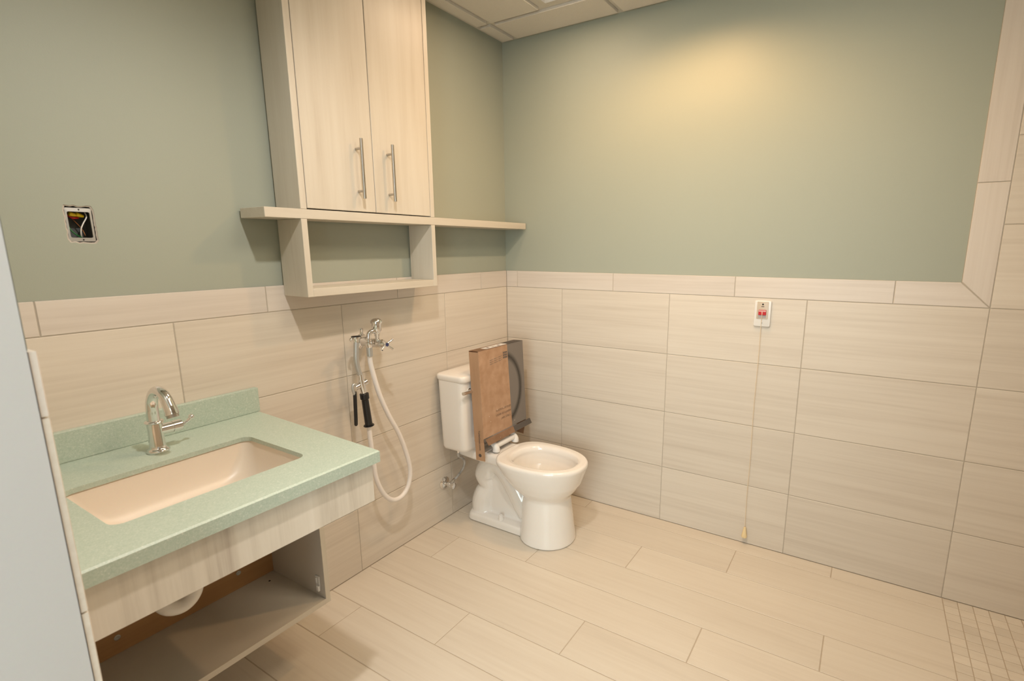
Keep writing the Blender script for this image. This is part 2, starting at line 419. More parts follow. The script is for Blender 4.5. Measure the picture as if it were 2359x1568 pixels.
# wall with the doorway (the camera stands in it)
YD = -1.98; HD = 2.10; XO = -2.472
bm = B()
box(bm, (XO, Y0+0.0, 0), (XF-0.011, 0.12, ZC+0.05)); box(bm, (XO, YB-0.1, 0), (XF-0.011, YD, ZC+0.05)); box(bm, (XO, YD, HD), (XF-0.011, Y0, ZC+0.05))
wf = struct(obj('wall_front', bm, M_WHITE))
bm = B(); box(bm, (XF-0.0095, Y0+0.001, ZT), (XF-0.009, 0.0, ZC)); box(bm, (XF-0.0095, YB, ZT), (XF-0.009, YD, ZC)); obj('paint_skin', bm, M_PAINT, wf)
for r in range(4):
    for a, b in ((0.0, -0.31), (-0.31, Y0+0.0), (YD, -2.6), (-2.6, YB)): tile('wall_tile', 'front', a, b, ZR[r], ZR[r+1], XF, wf, M_TILE)
for a, b in ((0.0, -0.31), (-0.31, Y0+0.0), (YD, -2.6), (-2.6, YB)): tile('trim_tile', 'front', a, b, ZR[4], ZT, XF, wf, M_TRIM)
# door frame lining the reveal
bm = B(); box(bm, (XO-0.012, Y0-0.0005, 0), (XF-0.0105, Y0+0.001, HD)); box(bm, (XO-0.012, YD-0.001, 0), (XF-0.0105, YD+0.004, HD)); box(bm, (XO-0.012, YD, HD-0.004), (XF-0.0105, Y0, HD))
struct(obj('trim_1', bm, M_WHITE))
# wall behind the shower
bm = B(); box(bm, (-2.47, YB-0.11, 0), (0.11, YB, ZC+0.05)); struct(obj('wall_rear', bm, M_TRIM))

# corridor outside the doorway
bm = B(); box(bm, (-4.4, -4.6, -0.06), (XO+0.002, 0.6, -0.004)); struct(obj('floor_corridor', bm, M_FLOOR))
bm = B(); box(bm, (-4.4, -4.6, ZC), (XO, 0.6, ZC+0.05)); struct(obj('ceiling_corridor', bm, M_WHITE))
bm = B(); box(bm, (-4.5, -4.6, 0), (-4.4, 0.6, ZC)); struct(obj('wall_corridor', bm, M_WHITE))
bm = B(); box(bm, (-4.4, 0.6, 0), (XO, 0.7, ZC)); box(bm, (-4.4, -4.7, 0), (XO, -4.6, ZC)); struct(obj('wall_corridor_end', bm, M_WHITE))
WY, WZ, WW, WH = -2.0, 1.5, 1.4, 1.6  # unseen window, added to send cool fill level through the doorway
win = obj('added_window_1', box(B(), (-4.4, WY-WW/2-.06, WZ-WH/2-.06), (-4.385, WY+WW/2+.06, WZ-WH/2), .003, 1), M_WHITE); struct(win)
for lo, hi in (((-4.4, WY-WW/2-.06, WZ+WH/2), (-4.385, WY+WW/2+.06, WZ+WH/2+.06)), ((-4.4, WY-WW/2-.06, WZ-WH/2), (-4.385, WY-WW/2, WZ+WH/2)), ((-4.4, WY+WW/2, WZ-WH/2), (-4.385, WY+WW/2+.06, WZ+WH/2))):
    obj('added_window_frame', box(B(), lo, hi, .003, 1), M_WHITE, win)
obj('pane', box(B(), (-4.398, WY-WW/2, WZ-WH/2), (-4.392, WY+WW/2, WZ+WH/2)), M_FILLPANE, win)
l = bpy.data.lights.new('window_fill', 'AREA'); l.shape = 'RECTANGLE'; l.size = WH; l.size_y = WW; l.energy = WINFILL_W; l.color = WINFILL
lo_ = bpy.data.objects.new('window_fill', l); C.objects.link(lo_); lo_.location = (-4.38, WY, WZ); lo_.rotation_euler = (0, -math.pi/2, 0)
for i, (x, y) in enumerate(ADDED_TROFFERS):  # unseen ceiling panels, added to light the corridor side
    t = thing('added_troffer', 'added flat white fill-light panel in the corridor ceiling, %s' % ('nearer the vanity end', 'nearer the shower end')[i], 'ceiling light', (x, y, ZC), 'added corridor fill panels')
    bm = B(); loft(bm, [rrect(x, y, .31, .61, .004, ZC-0.012), rrect(x, y, .31, .61, .004, ZC)], False, False); loft(bm, [rrect(x, y, .29, .59, .004, ZC-0.012), rrect(x, y, .31, .61, .004, ZC-0.012)], False, False)
    obj('frame', bm, M_WHITE, t)
    bm = B(); box(bm, (x-.29, y-.59, ZC-0.009), (x+.29, y+.59, ZC-0.004)); obj('diffuser', bm, M_PANEL, t)
    l = bpy.data.lights.new('troffer_fill', 'AREA'); l.shape = 'RECTANGLE'; l.size = .58; l.size_y = 1.18; l.energy = TROF_FILL_W; l.color = FILL_COL
    lo = bpy.data.objects.new('troffer_fill', l); C.objects.link(lo); lo.location = (0, 0, -0.014); lo.parent = t

# ------------------------------------------------------------------ ceiling
bm = B(); box(bm, (XO, YB-0.1, ZC+0.03), (0.12, 0.12, ZC+0.06)); ceil = struct(obj('ceiling', bm, M_CEIL))
gx = [0.0, -0.235, -0.845, -1.455, -2.065, XF]
gy = [0.0, -0.100, -0.710, -1.320, -1.930, -2.540, -3.150, YB]
TW = 0.012
bm = B()
for x in gx[1:-1]: box(bm, (x-TW, YB, ZC), (x+TW, 0.0, ZC+0.004))
box(bm, (-0.022, YB, ZC), (0.01, 0.01, ZC+0.004)); box(bm, (XF, YB, ZC), (XF+0.022, 0.0, ZC+0.004))
obj('main_runner', bm, M_GRID, ceil)
bm = B()
for y in gy[1:-1]: box(bm, (XF, y-TW, ZC+0.0005), (0.0, y+TW, ZC+0.0045))
box(bm, (-0.845, -0.405-TW, ZC+0.0005), (-0.235, -0.405+TW, ZC+0.0045))
box(bm, (XF, -0.022, ZC+0.0005), (0.01, 0.01, ZC+0.0045)); box(bm, (XF, YB, ZC+0.0005), (0.0, YB+0.022, ZC+0.0045))
obj('cross_tee', bm, M_GRID, ceil)
def ceil_tile(x0, x1, y0, y1):
    ex = [(TW if abs(v) > 0.01 and abs(v-XF) > 0.01 else 0.020)+0.002 for v in (x0, x1)]
    ey = [(TW if abs(v) > 0.01 and abs(v-YB) > 0.01 else 0.020)+0.002 for v in (y0, y1)]
    bm = B(); box(bm, (x1+ex[1], y1+ey[1], ZC-0.013), (x0-ex[0], y0-ey[0], ZC+0.02), 0.0015, 1)
    obj('ceiling_tile', bm, M_CEIL, ceil)
for i in range(len(gx)-1):
    for j in range(len(gy)-1):
        if i == 1 and j == 1:
            ceil_tile(gx[i], gx[i+1], -0.100, -0.405); continue
        if gx[i+1] < FILL_PANEL[0] < gx[i] and gy[j+1] < FILL_PANEL[1] < gy[j]: continue
        if any(gx[i+1] < x < gx[i] and gy[j+1] < y < gy[j] for x, y in DOWNLIGHTS):
            # tile with an opening for the lamp: four strips round a square hole
            x, y = [(x, y) for x, y in DOWNLIGHTS if gx[i+1] < x < gx[i] and gy[j+1] < y < gy[j]][0]
            bm = B(); h = 0.072
            X0, X1, Y0_, Y1 = gx[i+1]+.014, gx[i]-.014, gy[j+1]+.014, gy[j]-.014
            for lo, hi in (((X0, Y0_), (x-h, Y1)), ((x+h, Y0_), (X1, Y1)), ((x-h, Y0_), (x+h, y-h)), ((x-h, y+h), (x+h, Y1))):
                box(bm, (lo[0], lo[1], ZC-0.013), (hi[0], hi[1], ZC+0.02))
            obj('ceiling_tile', bm, M_CEIL, ceil); continue
        ceil_tile(gx[i], gx[i+1], gy[j], gy[j+1])
# square fill panel, added out of view in the grid near the door
x, y = FILL_PANEL
t = thing('fill_ceiling_panel', 'added square white fill-light panel in the room ceiling near the doorway', 'ceiling light', (x, y, ZC))
bm = B(); loft(bm, [rrect(x, y, .296, .296, .003, ZC+.004), rrect(x, y, .296, .296, .003, ZC-.004), rrect(x, y, .276, .276, .003, ZC-.004), rrect(x, y, .276, .276, .003, ZC+.004)], False, False); obj('frame', bm, M_WHITE, t)
bm = B(); box(bm, (x-.277, y-.277, ZC+.001), (x+.277, y+.277, ZC+.004)); obj('diffuser', bm, M_PANEL, t)
l = bpy.data.lights.new('panel_fill', 'AREA'); l.shape = 'SQUARE'; l.size = .55; l.energy = PANEL_W; l.color = FILL_COL
lo = bpy.data.objects.new('panel_fill', l); C.objects.link(lo); lo.location = (0, 0, -.006); lo.parent = t
# lensed light in the half bay
t = thing('lensed_ceiling_light', 'narrow white ceiling light with ribbed lens set in the grid near the wall corner', 'ceiling light', (-0.54, -0.5575, ZC))
vx, vy, hx, hy = -0.54, -0.5575, 0.290, 0.138
bm = B(); loft(bm, [rrect(vx, vy, hx, hy, .003, ZC+0.004), rrect(vx, vy, hx, hy, .003, ZC-0.003), rrect(vx, vy, hx-.026, hy-.026, .003, ZC-0.005), rrect(vx, vy, hx-.026, hy-.026, .003, ZC+0.02)], False, False)
obj('frame', bm, M_GRID, t)
bm = B(); box(bm, (vx-hx+.02, vy-hy+.02, ZC+0.012), (vx+hx-.02, vy+hy-.02, ZC+0.016))
for k in range(22):
    x = vx-hx+.03+k*.0252; tube(bm, [(x, vy-hy+.026, ZC+.012), (x, vy+hy-.026, ZC+.012)], .006, 8)
obj('ribbed_lens', bm, M_LENS3, t, True, 40)
l = bpy.data.lights.new('lens_lamp', 'AREA'); l.shape = 'RECTANGLE'; l.size = .5; l.size_y = .22; l.energy = LENS_W; l.color = (1.0, .70, .46)
lo = bpy.data.objects.new('lens_lamp', l); C.objects.link(lo); lo.location = (0, 0, -.008); lo.parent = t
# recessed downlights
for i, (x, y) in enumerate(DOWNLIGHTS):
    t = thing('recessed_downlight', ('recessed ceiling downlight washing the wall with the call station', 'recessed ceiling downlight in front of the vanity')[i], 'ceiling light', (x, y, ZC), 'recessed downlights')
    bm = B(); lathe(bm, (x, y, ZC-0.013), (0, 0, -1), [(0, .062), (0, .104), (.004, .101), (.004, .064), (0, .062)]); obj('trim_ring', bm, M_WHITE, t, True, 40)
    bm = B(); loft(bm, [[(x+r*math.cos(a*math.pi/16), y+r*math.sin(a*math.pi/16), z) for a in range(32)] for r, z in ((.062, ZC-.008), (.055, ZC+.07))], False, True); obj('can', bm, M_STEEL, t, True, 40)
    bm = B(); lathe(bm, (x, y, ZC+0.066), (0, 0, -1), [(0, .05), (.008, .046), (.014, .03), (.016, .001)]); obj('lamp_lens', bm, (M_LENS, M_LENS2)[i], t, True, 40)
    l = bpy.data.lights.new('downlight_lamp', 'SPOT'); l.energy = SPOT_W[i]; l.color = (WARM, NEUT)[i]; l.shadow_soft_size = 0.04; l.spot_size = math.radians(160); l.spot_blend = 0.6
    lo = bpy.data.objects.new('downlight_lamp', l); C.objects.link(lo); lo.location = (0, 0, -0.02); lo.parent = t

# ------------------------------------------------------------------ wall cabinet, shelf and cubby
D = -0.144; CT = 2.548
cab = thing('wall_cabinet', 'tall pale wood-grain wall cabinet with two doors above the shelf', 'cabinet', (-1.07, 0, 1.590))
T = 0.024
def part(name, lo, hi, mat, parent, bev=0.0008):
    bm = B(); box(bm, lo, hi, bev, 1); return obj(name, bm, mat, parent)
part('side_panel', (-1.403, D, 1.590), (-1.403+T, 0.0, CT), M_LAMV, cab)
part('side_panel', (-0.742-T, D, 1.590), (-0.742, 0.0, CT), M_LAMV, cab)
part('top_panel', (-1.403+T, D, CT-T), (-0.742-T, 0.0, CT), M_LAMH, cab)
part('back_panel', (-1.403+T, -0.006, 1.590), (-0.742-T, 0.0, CT-T), M_MELA, cab)
for k, (x0, x1, hx_) in enumerate(((-1.3765, -1.0745, -1.152), (-1.0715, -0.7685, -1.000))):
    d = part('door', (x0, D-0.0005, 1.5935), (x1, D+0.019, CT-T-0.003), M_LAMV, cab, 0.0012)
    bm = B(); yh = D-0.034
    tube(bm, [(hx_, yh, 1.640), (hx_, yh, 1.857)], 0.0062, 16)
    for z in (1.668, 1.822): tube(bm, [(hx_, D-0.0002, z), (hx_, yh, z)], 0.0048, 12)
    obj('bar_handle', bm, M_STEEL, d, True, 40)
bm = B(); box(bm, (-1.534, D, 1.5565), (-0.004, 0.0, 1.5895), 0.0012, 1)
tag(obj('floating_shelf', bm, M_LAMH), 'long pale wood-grain shelf plank running under the wall cabinet to the corner', 'shelf')
cub = thing('wall_cubby', 'open box-shaped pale wood-grain cubby hanging under the shelf', 'cubby', (-1.07, 0, 1.282))
part('side_panel', (-1.405, D, 1.2825), (-1.382, -0.001, 1.556), M_LAMV, cub)
part('side_panel', (-0.765, D, 1.2825), (-0.742, -0.001, 1.556), M_LAMV, cub)
part('bottom_panel', (-1.382, D, 1.2825), (-0.765, -0.001, 1.3115), M_LAMH, cub)

# ------------------------------------------------------------------ vanity
CZ = 0.878; CTH = 0.036; YFc = -0.683
XRB, XRF = -1.556, -1.583           # right end at the wall, at the front
ctop = thing('vanity_countertop', 'pale green speckled countertop with a cut-out for the sink', 'countertop', (-1.95, -0.34, CZ-CTH))
SX, SY, SHW, SHD, SR = -1.948, -0.387, 0.228, 0.153, 0.028
def plate_hole(bm, outer, inner, k, z):
    vo = [bm.verts.new((x, y, z)) for x, y in outer]; vi = [bm.verts.new((p[0], p[1], z)) for p in inner]
    m = len(inner); s = k+1
    for c in range(4):
        for i in range(k): bm.faces.new((vo[c], vi[c*s+i], vi[c*s+i+1]))
        bm.faces.new((vo[c], vi[c*s+k], vi[((c+1)*s) % m], vo[(c+1) % 4]))
    return vo, vi
K = 6; STH = 0.0135
outer = [(XRB, -0.0005), (XF+0.0005, -0.0005), (XF+0.0005, YFc), (XRF, YFc)]
bm = B(); inner = rrect(SX, SY, SHW, SHD, SR, 0, K)
bv = 0.004
def inset(p, d):
    cx0, cy0 = -1.95, -0.34
    return (p[0]-d if p[0] > cx0 else p[0]+d, p[1]-d if p[1] > cy0 else p[1]+d)
vo, vi = plate_hole(bm, [inset(p, bv) for p in outer], inner, K, CZ)
vo2, vi2 = plate_hole(bm, [inset(p, .022) for p in outer], inner, K, CZ-STH)
vm = [bm.verts.new((x, y, CZ-bv)) for x, y in outer]
vl = [bm.verts.new((x, y, CZ-CTH)) for x, y in outer]
vk = [bm.verts.new((*inset(p, .022), CZ-CTH)) for p in outer]
for a, b in ((vo, vm), (vm, vl), (vl, vk), (vk, vo2)):
    for i in range(4): bm.faces.new((a[i], a[(i+1) % 4], b[(i+1) % 4], b[i]))
for i in range(len(vi)): bm.faces.new((vi[i], vi[(i+1) % len(vi)], vi2[(i+1) % len(vi)], vi2[i]))
obj('slab', bm, M_COUNTER, ctop)
bm = B(); box(bm, (XF+0.0005, -0.0205, CZ), (-1.5535, -0.0005, 0.966), 0.0025, 2); obj('backsplash', bm, M_COUNTER, ctop)
# sink
sink = thing('undermount_sink', 'rectangular cream undermount sink basin set in the green countertop', 'sink', (SX, SY, CZ-0.19))
bm = B(); zt = CZ-STH-0.0003
rings = []
for (dz, hw, hd, r, ox, oy) in ((0, .245, .170, .03, 0, 0), (0, .231, .156, .030, 0, 0), (-.012, .2295, .1545, .032, 0, 0), (-.05, .222, .147, .045, 0, 0), (-.085, .208, .135, .06, 0, 0.003),
                        (-.108, .180, .115, .07, -0.004, 0.006), (-.122, .14, .088, .07, -0.008, 0.008), (-.130, .09, .055, .05, -0.012, 0.01), (-.134, .03, .022, .02, -0.015, 0.012)):
    rings.append(rrect(SX+ox, SY+oy, hw, hd, min(r, hd-0.001), zt+dz, 8))
loft(bm, rings, False, True)
r2_ = [[(SX+(p[0]-SX)*1.03, SY+(p[1]-SY)*1.04, p[2]-0.008) for p in rg] for rg in rings[1:]]
loft(bm, [rings[0], [(p[0], p[1], p[2]-0.008) for p in rings[0]]]+r2_, False, True)
obj('basin', bm, M_SINK, sink, True, 50)
bm = B(); lathe(bm, (SX-0.015, SY+0.012, zt-0.1345), (0, 0, 1), [(0, .026), (.002, .026), (.003, .022), (.001, .018), (.001, .001)]); obj('drain', bm, M_CHROME, sink, True, 40)
# apron + lower open cabinet
van = thing('vanity_cabinet', 'open pale wood-grain vanity cabinet with a front apron under the green countertop', 'cabinet', (-1.95, -0.3, 0.228))
bm = B(); box(bm, (XF+0.001, -0.668, 0.722), (-1.600, -0.648, CZ-CTH), 0.0008, 1); obj('apron', bm, M_APRON, van)
part('side_panel', (-1.5735, -0.336, 0.228), (-1.556, -0.0005, CZ-CTH), M_MELA, van)
part('edge_band', (-1.5735, -0.3375, 0.228), (-1.556, -0.336, 0.80), M_LAMV, van, 0.0)
part('side_panel', (XF+0.001, -0.336, 0.228), (XF+0.019, -0.0005, CZ-CTH), M_MELA, van)
part('bottom_panel', (XF+0.019, -0.336, 0.228), (-1.5735, -0.0005, 0.246), M_MELA, van)
part('edge_band', (XF+0.019, -0.3375, 0.2275), (-1.5735, -0.336, 0.2465), M_LAMH, van, 0.0)
part('mounting_rail', (XF+0.019, -0.020, 0.246), (-1.5735, -0.0005, 0.46), M_PLY, van)
for x, z in ((-2.063, 0.300), (-1.700, 0.308)):
    bm = B(); lathe(bm, (x, -0.0205, z), (0, -1, 0), [(0, .0085), (.0015, .0085), (.0025, .005), (.0015, .0025), (.0015, .0005)], 16); obj('screw', bm, M_GALV, van, True, 40)
bm = B(); box(bm, (-1.5775, -0.312, 0.276), (-1.5735, -0.290, 0.325), 0.002, 2); box(bm, (-1.586, -0.316, 0.272), (-1.5775, -0.304, 0.292), 0.002, 2); box(bm, (-1.580, -0.300, 0.296), (-1.5775, -0.293, 0.318), 0.001, 1)
obj('door_clip', bm, M_PLASTIC, van)
for y, x in ((-0.05, -1.60),):
    bm = B(); lathe(bm, (x-0.02, y-0.02, 0.2462), (0, 0, 1), [(0, .004), (.001, .003), (.0012, .0005)], 10); obj('screw', bm, M_DARK, van)
# drain trap under the sink
bm = B()
tx0, ty0 = SX-0.015, SY+0.012
TXP = -1.976
tube(bm, spline([(tx0, ty0, zt-0.140), (tx0, ty0, 0.70), (TXP, -.372, 0.63), (TXP, -.371, 0.565), (TXP-.012, -.369, 0.532), (TXP-.036, -.366, 0.518), (TXP-.064, -.360, 0.528), (TXP-.078, -.352, 0.56), (TXP-.080, -.342, 0.62), (TXP-.080, -.30, 0.648), (TXP-.080, -.16, 0.652), (TXP-.080, -.002, 0.655)], 6), 0.0225, 18)
trap = thing('drain_trap', 'white plastic drain trap hanging below the sink', 'drain pipe', (tx0, ty0, 0.49))
obj('pipe', bm, M_PVC, trap, True, 50)
bm = B(); lathe(bm, (TXP, -.372, 0.66), (0, 0, -1), [(0, .0285), (.03, .0285), (.034, .025)], 20); obj('slip_nut', bm, M_PVC, trap, True, 40)
bm = B(); lathe(bm, (TXP-.08, -.29, 0.649), (0, 1, 0), [(0, .0285), (.03, .0285), (.034, .025)], 20); obj('slip_nut', bm, M_PVC, trap, True, 40)

# faucet
fx, fy = -1.927, -0.143
fau = thing('faucet', 'chrome gooseneck single-handle faucet on the green countertop', 'faucet', (fx, fy, CZ))
bm = B(); lathe(bm, (fx, fy, CZ+0.0003), (0, 0, 1), [(0, .0275), (.004, .029), (.008, .0275), (.0105, .0235), (.013, .0215), (.02, .0205), (.045, .019), (.065, .0185), (.084, .0195), (.087, .0195)], 36); obj('body', bm, M_CHROME, fau, True, 50)
bm = B(); lathe(bm, (fx, fy, CZ+0.086), (0, 0, 1), [(0, .019), (.001, .022), (.004, .024), (.008, .022), (.009, .0175)], 36); obj('collar', bm, M_CHROME, fau, True, 60)
bm = B()
pts = spline([(fx, fy, .968), (fx, fy, 1.000), (fx+.001, fy-.004, 1.030), (fx+.003, fy-.022, 1.057), (fx+.005, fy-.047, 1.066), (fx+.007, fy-.074, 1.054), (fx+.008, fy-.092, 1.026), (fx+.009, fy-.099, 1.005)], 7)
tube(bm, pts, [.0165, .0160, .0150, .0142, .0140, .0142, .0158, .0180], 24)
e = pts[-1]; dv = (pts[-1]-pts[-2]).normalized()
obj('spout', bm, M_CHROME, fau, True, 60)
bm = B(); lathe(bm, e-dv*0.001, dv, [(0, .0165), (.003, .0165), (.003, .0150), (.010, .0150), (.010, .0115), (.009, .011), (.009, .0005)], 28); obj('aerator', bm, M_STEEL, fau, True, 40)
bm = B(); hz = 0.941
lathe(bm, (fx+.008, fy, hz), (1, 0, 0), [(0, .0155), (.034, .0155), (.034, .0145), (.0355, .0145), (.0355, .0165), (.058, .0165), (.061, .0135), (.062, .006), (.07, .0055), (.072, .0005)], 28); obj('valve', bm, M_CHROME, fau, True, 40)
bm = B(); tube(bm, spline([(fx+.066, fy, hz), (fx+.074, fy-.002, hz+.0015), (fx+.083, fy-.004, hz+.006), (fx+.091, fy-.005, hz+.013)], 5), [.0045, .0035, .0042, .0060], 12)
bmesh.ops.create_uvsphere(bm, u_segments=18, v_segments=12, radius=.0085, matrix=Matrix.Translation((fx+.0945, fy-.005, hz+.0165))); obj('lever_handle', bm, M_CHROME, fau, True, 50)

# ------------------------------------------------------------------ electrical box
eb = thing('electrical_box', 'open metal electrical box with loose wires in the painted wall', 'electrical box', (ccx, 0.01, BZ0))
bm = B(); hw, hz_ = (BX1-BX0)/2-0.002, (BZ1-BZ0)/2-0.002
def rz(hw, hd, r, y): return [(p[0], y, p[1]) for p in rrect(ccx, ccz, hw, hd, r, 0, 4)]
loft(bm, [rz(hw, hz_, .004, .0125), rz(hw-.0045, hz_-.010, .004, .0118), rz(hw-.0045, hz_-.010, .004, .016)], False, False)
obj('box_rim', bm, M_GALV, eb, True, 30)
bm = B(); loft(bm, [rz(hw-.0045, hz_-.010, .004, .0158), rz(hw-.002, hz_-.006, .004, .020), rz(hw-.002, hz_-.006, .004, .062)], False, True)
obj('box_shell', bm, plain('shaded_zinc', (.10, .105, .10), .5, metal=.3), eb, True, 30)  # same metal coloured darker for the shade inside the box
for z in (BZ0+0.0065, BZ1-0.0065):
    bm = B(); lathe(bm, (ccx+0.002, .0122, z), (0, -1, 0), [(0, .0022), (.0006, .0018), (.0007, .0002)], 10); obj('screw_hole', bm, M_DARK, eb)
bm = B(); tube(bm, spline([(ccx+.020, .030, ccz+.034), (ccx+.021, .026, ccz+.022), (ccx+.010, .022, ccz+.004), (ccx+.003, .020, ccz-.010), (ccx+.002, .024, ccz-.026), (ccx+.006, .034, ccz-.038)], 6), .0015, 8); obj('white_wire', bm, M_PLASTIC, eb, True)
bm = B(); tube(bm, spline([(ccx-.019, .036, ccz+.026), (ccx-.021, .030, ccz+.004), (ccx-.020, .024, ccz-.012), (ccx-.010, .022, ccz-.026), (ccx+.004, .028, ccz-.034)], 6), .0017, 8); obj('green_wire', bm, M_GREENW, eb, True)
bm = B(); tube(bm, spline([(ccx-.006, .05, ccz+.02), (ccx+.012, .045, ccz-.01), (ccx+.016, .04, ccz-.03)], 6), .0013, 8); obj('copper_wire', bm, plain('copper', (.45, .2, .09), .3, metal=1.0), eb, True)
for dx, dz, ax in ((-.017, .030, (1, .1, -.25)), (-.002, .029, (1, .2, -.3))):
    bm = B(); lathe(bm, (ccx+dx, .028, ccz+dz), ax, [(0, .0035), (.002, .0062), (.012, .0055), (.019, .0035), (.02, .0005)], 12); obj('wire_connector', bm, M_YELLOW, eb, True, 40)
bm = B(); tube(bm, spline([(ccx-.018, .036, ccz+.028), (ccx-.008, .034, ccz+.019), (ccx+.006, .036, ccz+.020)], 5), .003, 8); obj('red_wire', bm, M_RED, eb, True)
# raw plaster edge round the cut-out
bm = B()
v1 = [bm.verts.new((x, yp+0.0008, z)) for x, z in ins]; v2 = [bm.verts.new((ccx+(x-ccx)*.89, yp+0.0024, ccz+(z-ccz)*.935)) for x, z in ins]
for i in range(n): bm.faces.new((v1[i], v1[(i+1) % n], v2[(i+1) % n], v2[i]))
obj('plaster_edge', bm, M_PLASTER, eb)

# ------------------------------------------------------------------ bedpan sprayer on the wall
spr = thing('hose_sprayer', 'chrome wall-mounted bedpan washer valve with black grip and looping white hose', 'sprayer', (-1.08, 0, 1.0))
ax, az = -1.078, 1.060
bm = B(); lathe(bm, (ax, -0.0003, az), (0, -1, 0), [(0, .033), (.004, .033), (.010, .026), (.016, .019), (.03, .0180), (.075, .0180), (.08, .0195), (.10, .0185), (.105, .0155), (.118, .0155), (.122, .018), (.140, .0165), (.146, .011), (.152, .008)], 28); obj('valve_body', bm, M_CHROME, spr, True, 45)
bm = B(); hy_ = -0.160
lathe(bm, (ax, -.150, az), (0, -1, 0), [(0, .008), (.004, .011), (.012, .0105), (.014, .008)], 20)
for k in range(4):
    a = math.radians(35+90*k + (15 if k % 2 else -5))
    tube(bm, spline([(ax+.006*math.cos(a), hy_+.002, az+.006*math.sin(a)), (ax+.020*math.cos(a), hy_-.001, az+.020*math.sin(a)), (ax+.036*math.cos(a), hy_-.006, az+.036*math.sin(a))], 4), [.0058, .0042, .0048], 10)
ch = obj('cross_handle', bm, M_CHROME, spr, True, 45)
bm = B(); lathe(bm, (ax, hy_-.0045, az), (0, -1, 0), [(0, .0080), (.0015, .0075), (.0016, .0040), (.0010, .0035), (.0010, .0003)], 16); obj('blue_index', bm, plain('blue_ring', (.03, .04, .12), .3), ch)
bx_, by_ = -1.083, -0.112
bm = B(); lathe(bm, (bx_, by_, az+.010), (0, 0, 1), [(0, .009), (.022, .009), (.026, .0115), (.034, .0115), (.042, .017), (.048, .0200), (.078, .0200), (.078, .0245), (.084, .0245), (.091, .021), (.096, .014), (.098, .001)], 28); obj('vacuum_breaker', bm, M_CHROME, spr, True, 40)
hx0, hy0 = -1.122, -0.105
bm = B(); tube(bm, spline([(bx_-.012, by_, az+.054), (bx_-.024, by_+.002, az+.056), (hx0+.004, hy0, az+.048), (hx0, hy0, az+.032), (hx0, hy0, az+.014)], 6), .0095, 16)
lathe(bm, (hx0, hy0, az+.020), (0, 0, -1), [(0, .0115), (.008, .0115), (.010, .0140), (.026, .0140), (.028, .012), (.034, .012)], 20); obj('hose_elbow', bm, M_CHROME, spr, True, 45)
hose = [(-1.120, -.105, 1.020), (-1.119, -.1, 1.000), (-1.112, -.1, .954), (-1.084, -.1, .843), (-1.040, -.1, .733), (-.985, -.1, .624), (-.946, -.1, .506), (-.933, -.1, .425), (-.952, -.1, .356), (-.995, -.1, .323), (-1.047, -.1, .329), (-1.093, -.1, .376), (-1.128, -.1, .459), (-1.139, -.1, .554), (-1.147, -.1, .656), (-1.149, -.1, .722)]
bm = B(); tube(bm, spline(hose, 6), .0105, 14); obj('hose', bm, M_HOSE, spr, True)
bm = B(); lathe(bm, (hx0, hy0, az-.010), (0.02, 0, -1), [(0, .0125), (.003, .0125), (.036, .0125), (.038, .0105)], 20); obj('hose_ferrule', bm, M_GALV, spr, True, 40)
bm = B(); lathe(bm, (-1.148, -.1, .714), Vector((-.0135, 0, .152)), [(0, .0215), (.002, .0225), (.004, .0215), (.004, .0155), (.020, .0155), (.120, .0145), (.124, .0185), (.146, .0185), (.150, .011)], 24); obj('grip', bm, M_BLACK, spr, True, 40)
bm = B(); lathe(bm, (-1.148, -.1, .7135), Vector((-.0135, 0, .152)), [(0, .021), (.0015, .0222), (.003, .021)], 24); obj('grip_ring', bm, M_PLASTIC, spr, True, 40)
bm = B()
tube(bm, [(-1.163, -.1, .864), (-1.168, -.1, .890), (-1.172, -.1, .925), (-1.174, -.1, .945)], [.012, .0135, .0115, .0115], 18)
lathe(bm, (-1.197, -.094, .892), (.06, -.006, .018), [(0, .011), (.055, .013), (.058, .009)], 20)
tube(bm, [(-1.185, -.104, .944), (-1.168, -.108, .905)], .0022, 8)
obj('trigger_body', bm, M_CHROME, spr, True, 45)
bm = B(); tube(bm, spline([(-1.174, -.1, .940), (-1.182, -.1, .970), (-1.187, -.1, 1.007), (-1.184, -.1, 1.050), (-1.178, -.098, 1.088)], 6), .0105, 16); obj('spray_arm', bm, M_GALV, spr, True)
bm = B(); lathe(bm, (-1.178, -.098, 1.078), (.05, .1, 1), [(0, .0115), (.012, .014), (.018, .0165), (.022, .0165)], 20); obj('spray_head', bm, M_CHROME, spr, True, 40)
bm = B(); lathe(bm, (-1.1765, -.0955, 1.1005), (.05, .1, 1), [(0, .0185), (.004, .0195), (.0055, .0165), (.006, .001)], 20); obj('spray_gasket', bm, M_BLACK, spr, True, 40)
bm = B(); tube(bm, [(ax-.006, -.045, az+.016), (-1.105, -.055, az+.030), (-1.150, -.085, az+.034)], .0075, 12)
tube(bm, spline([(-1.150, -.085, az+.034), (-1.165, -.075, az+.034), (-1.195, -.085, az+.034), (-1.205, -.1, az+.034)], 4), .0045, 10); lathe(bm, (-1.122, -.062, az+.03), (0, 0, 1), [(0, .008), (.028, .008), (.030, .0095), (.038, .0095)], 14)
bmesh.ops.create_uvsphere(bm, u_segments=12, v_segments=8, radius=.007, matrix=Matrix.Translation((-1.205, -.1, az+.034)))
obj('hook', bm, M_CHROME, spr, True, 45)
bm = B(); tube(bm, spline([(-1.197, -.1, .905), (-1.211, -.1, .908), (-1.215, -.1, .890), (-1.208, -.1, .866)], 5), .006, 12); obj('lever_arm', bm, M_GALV, spr, True)
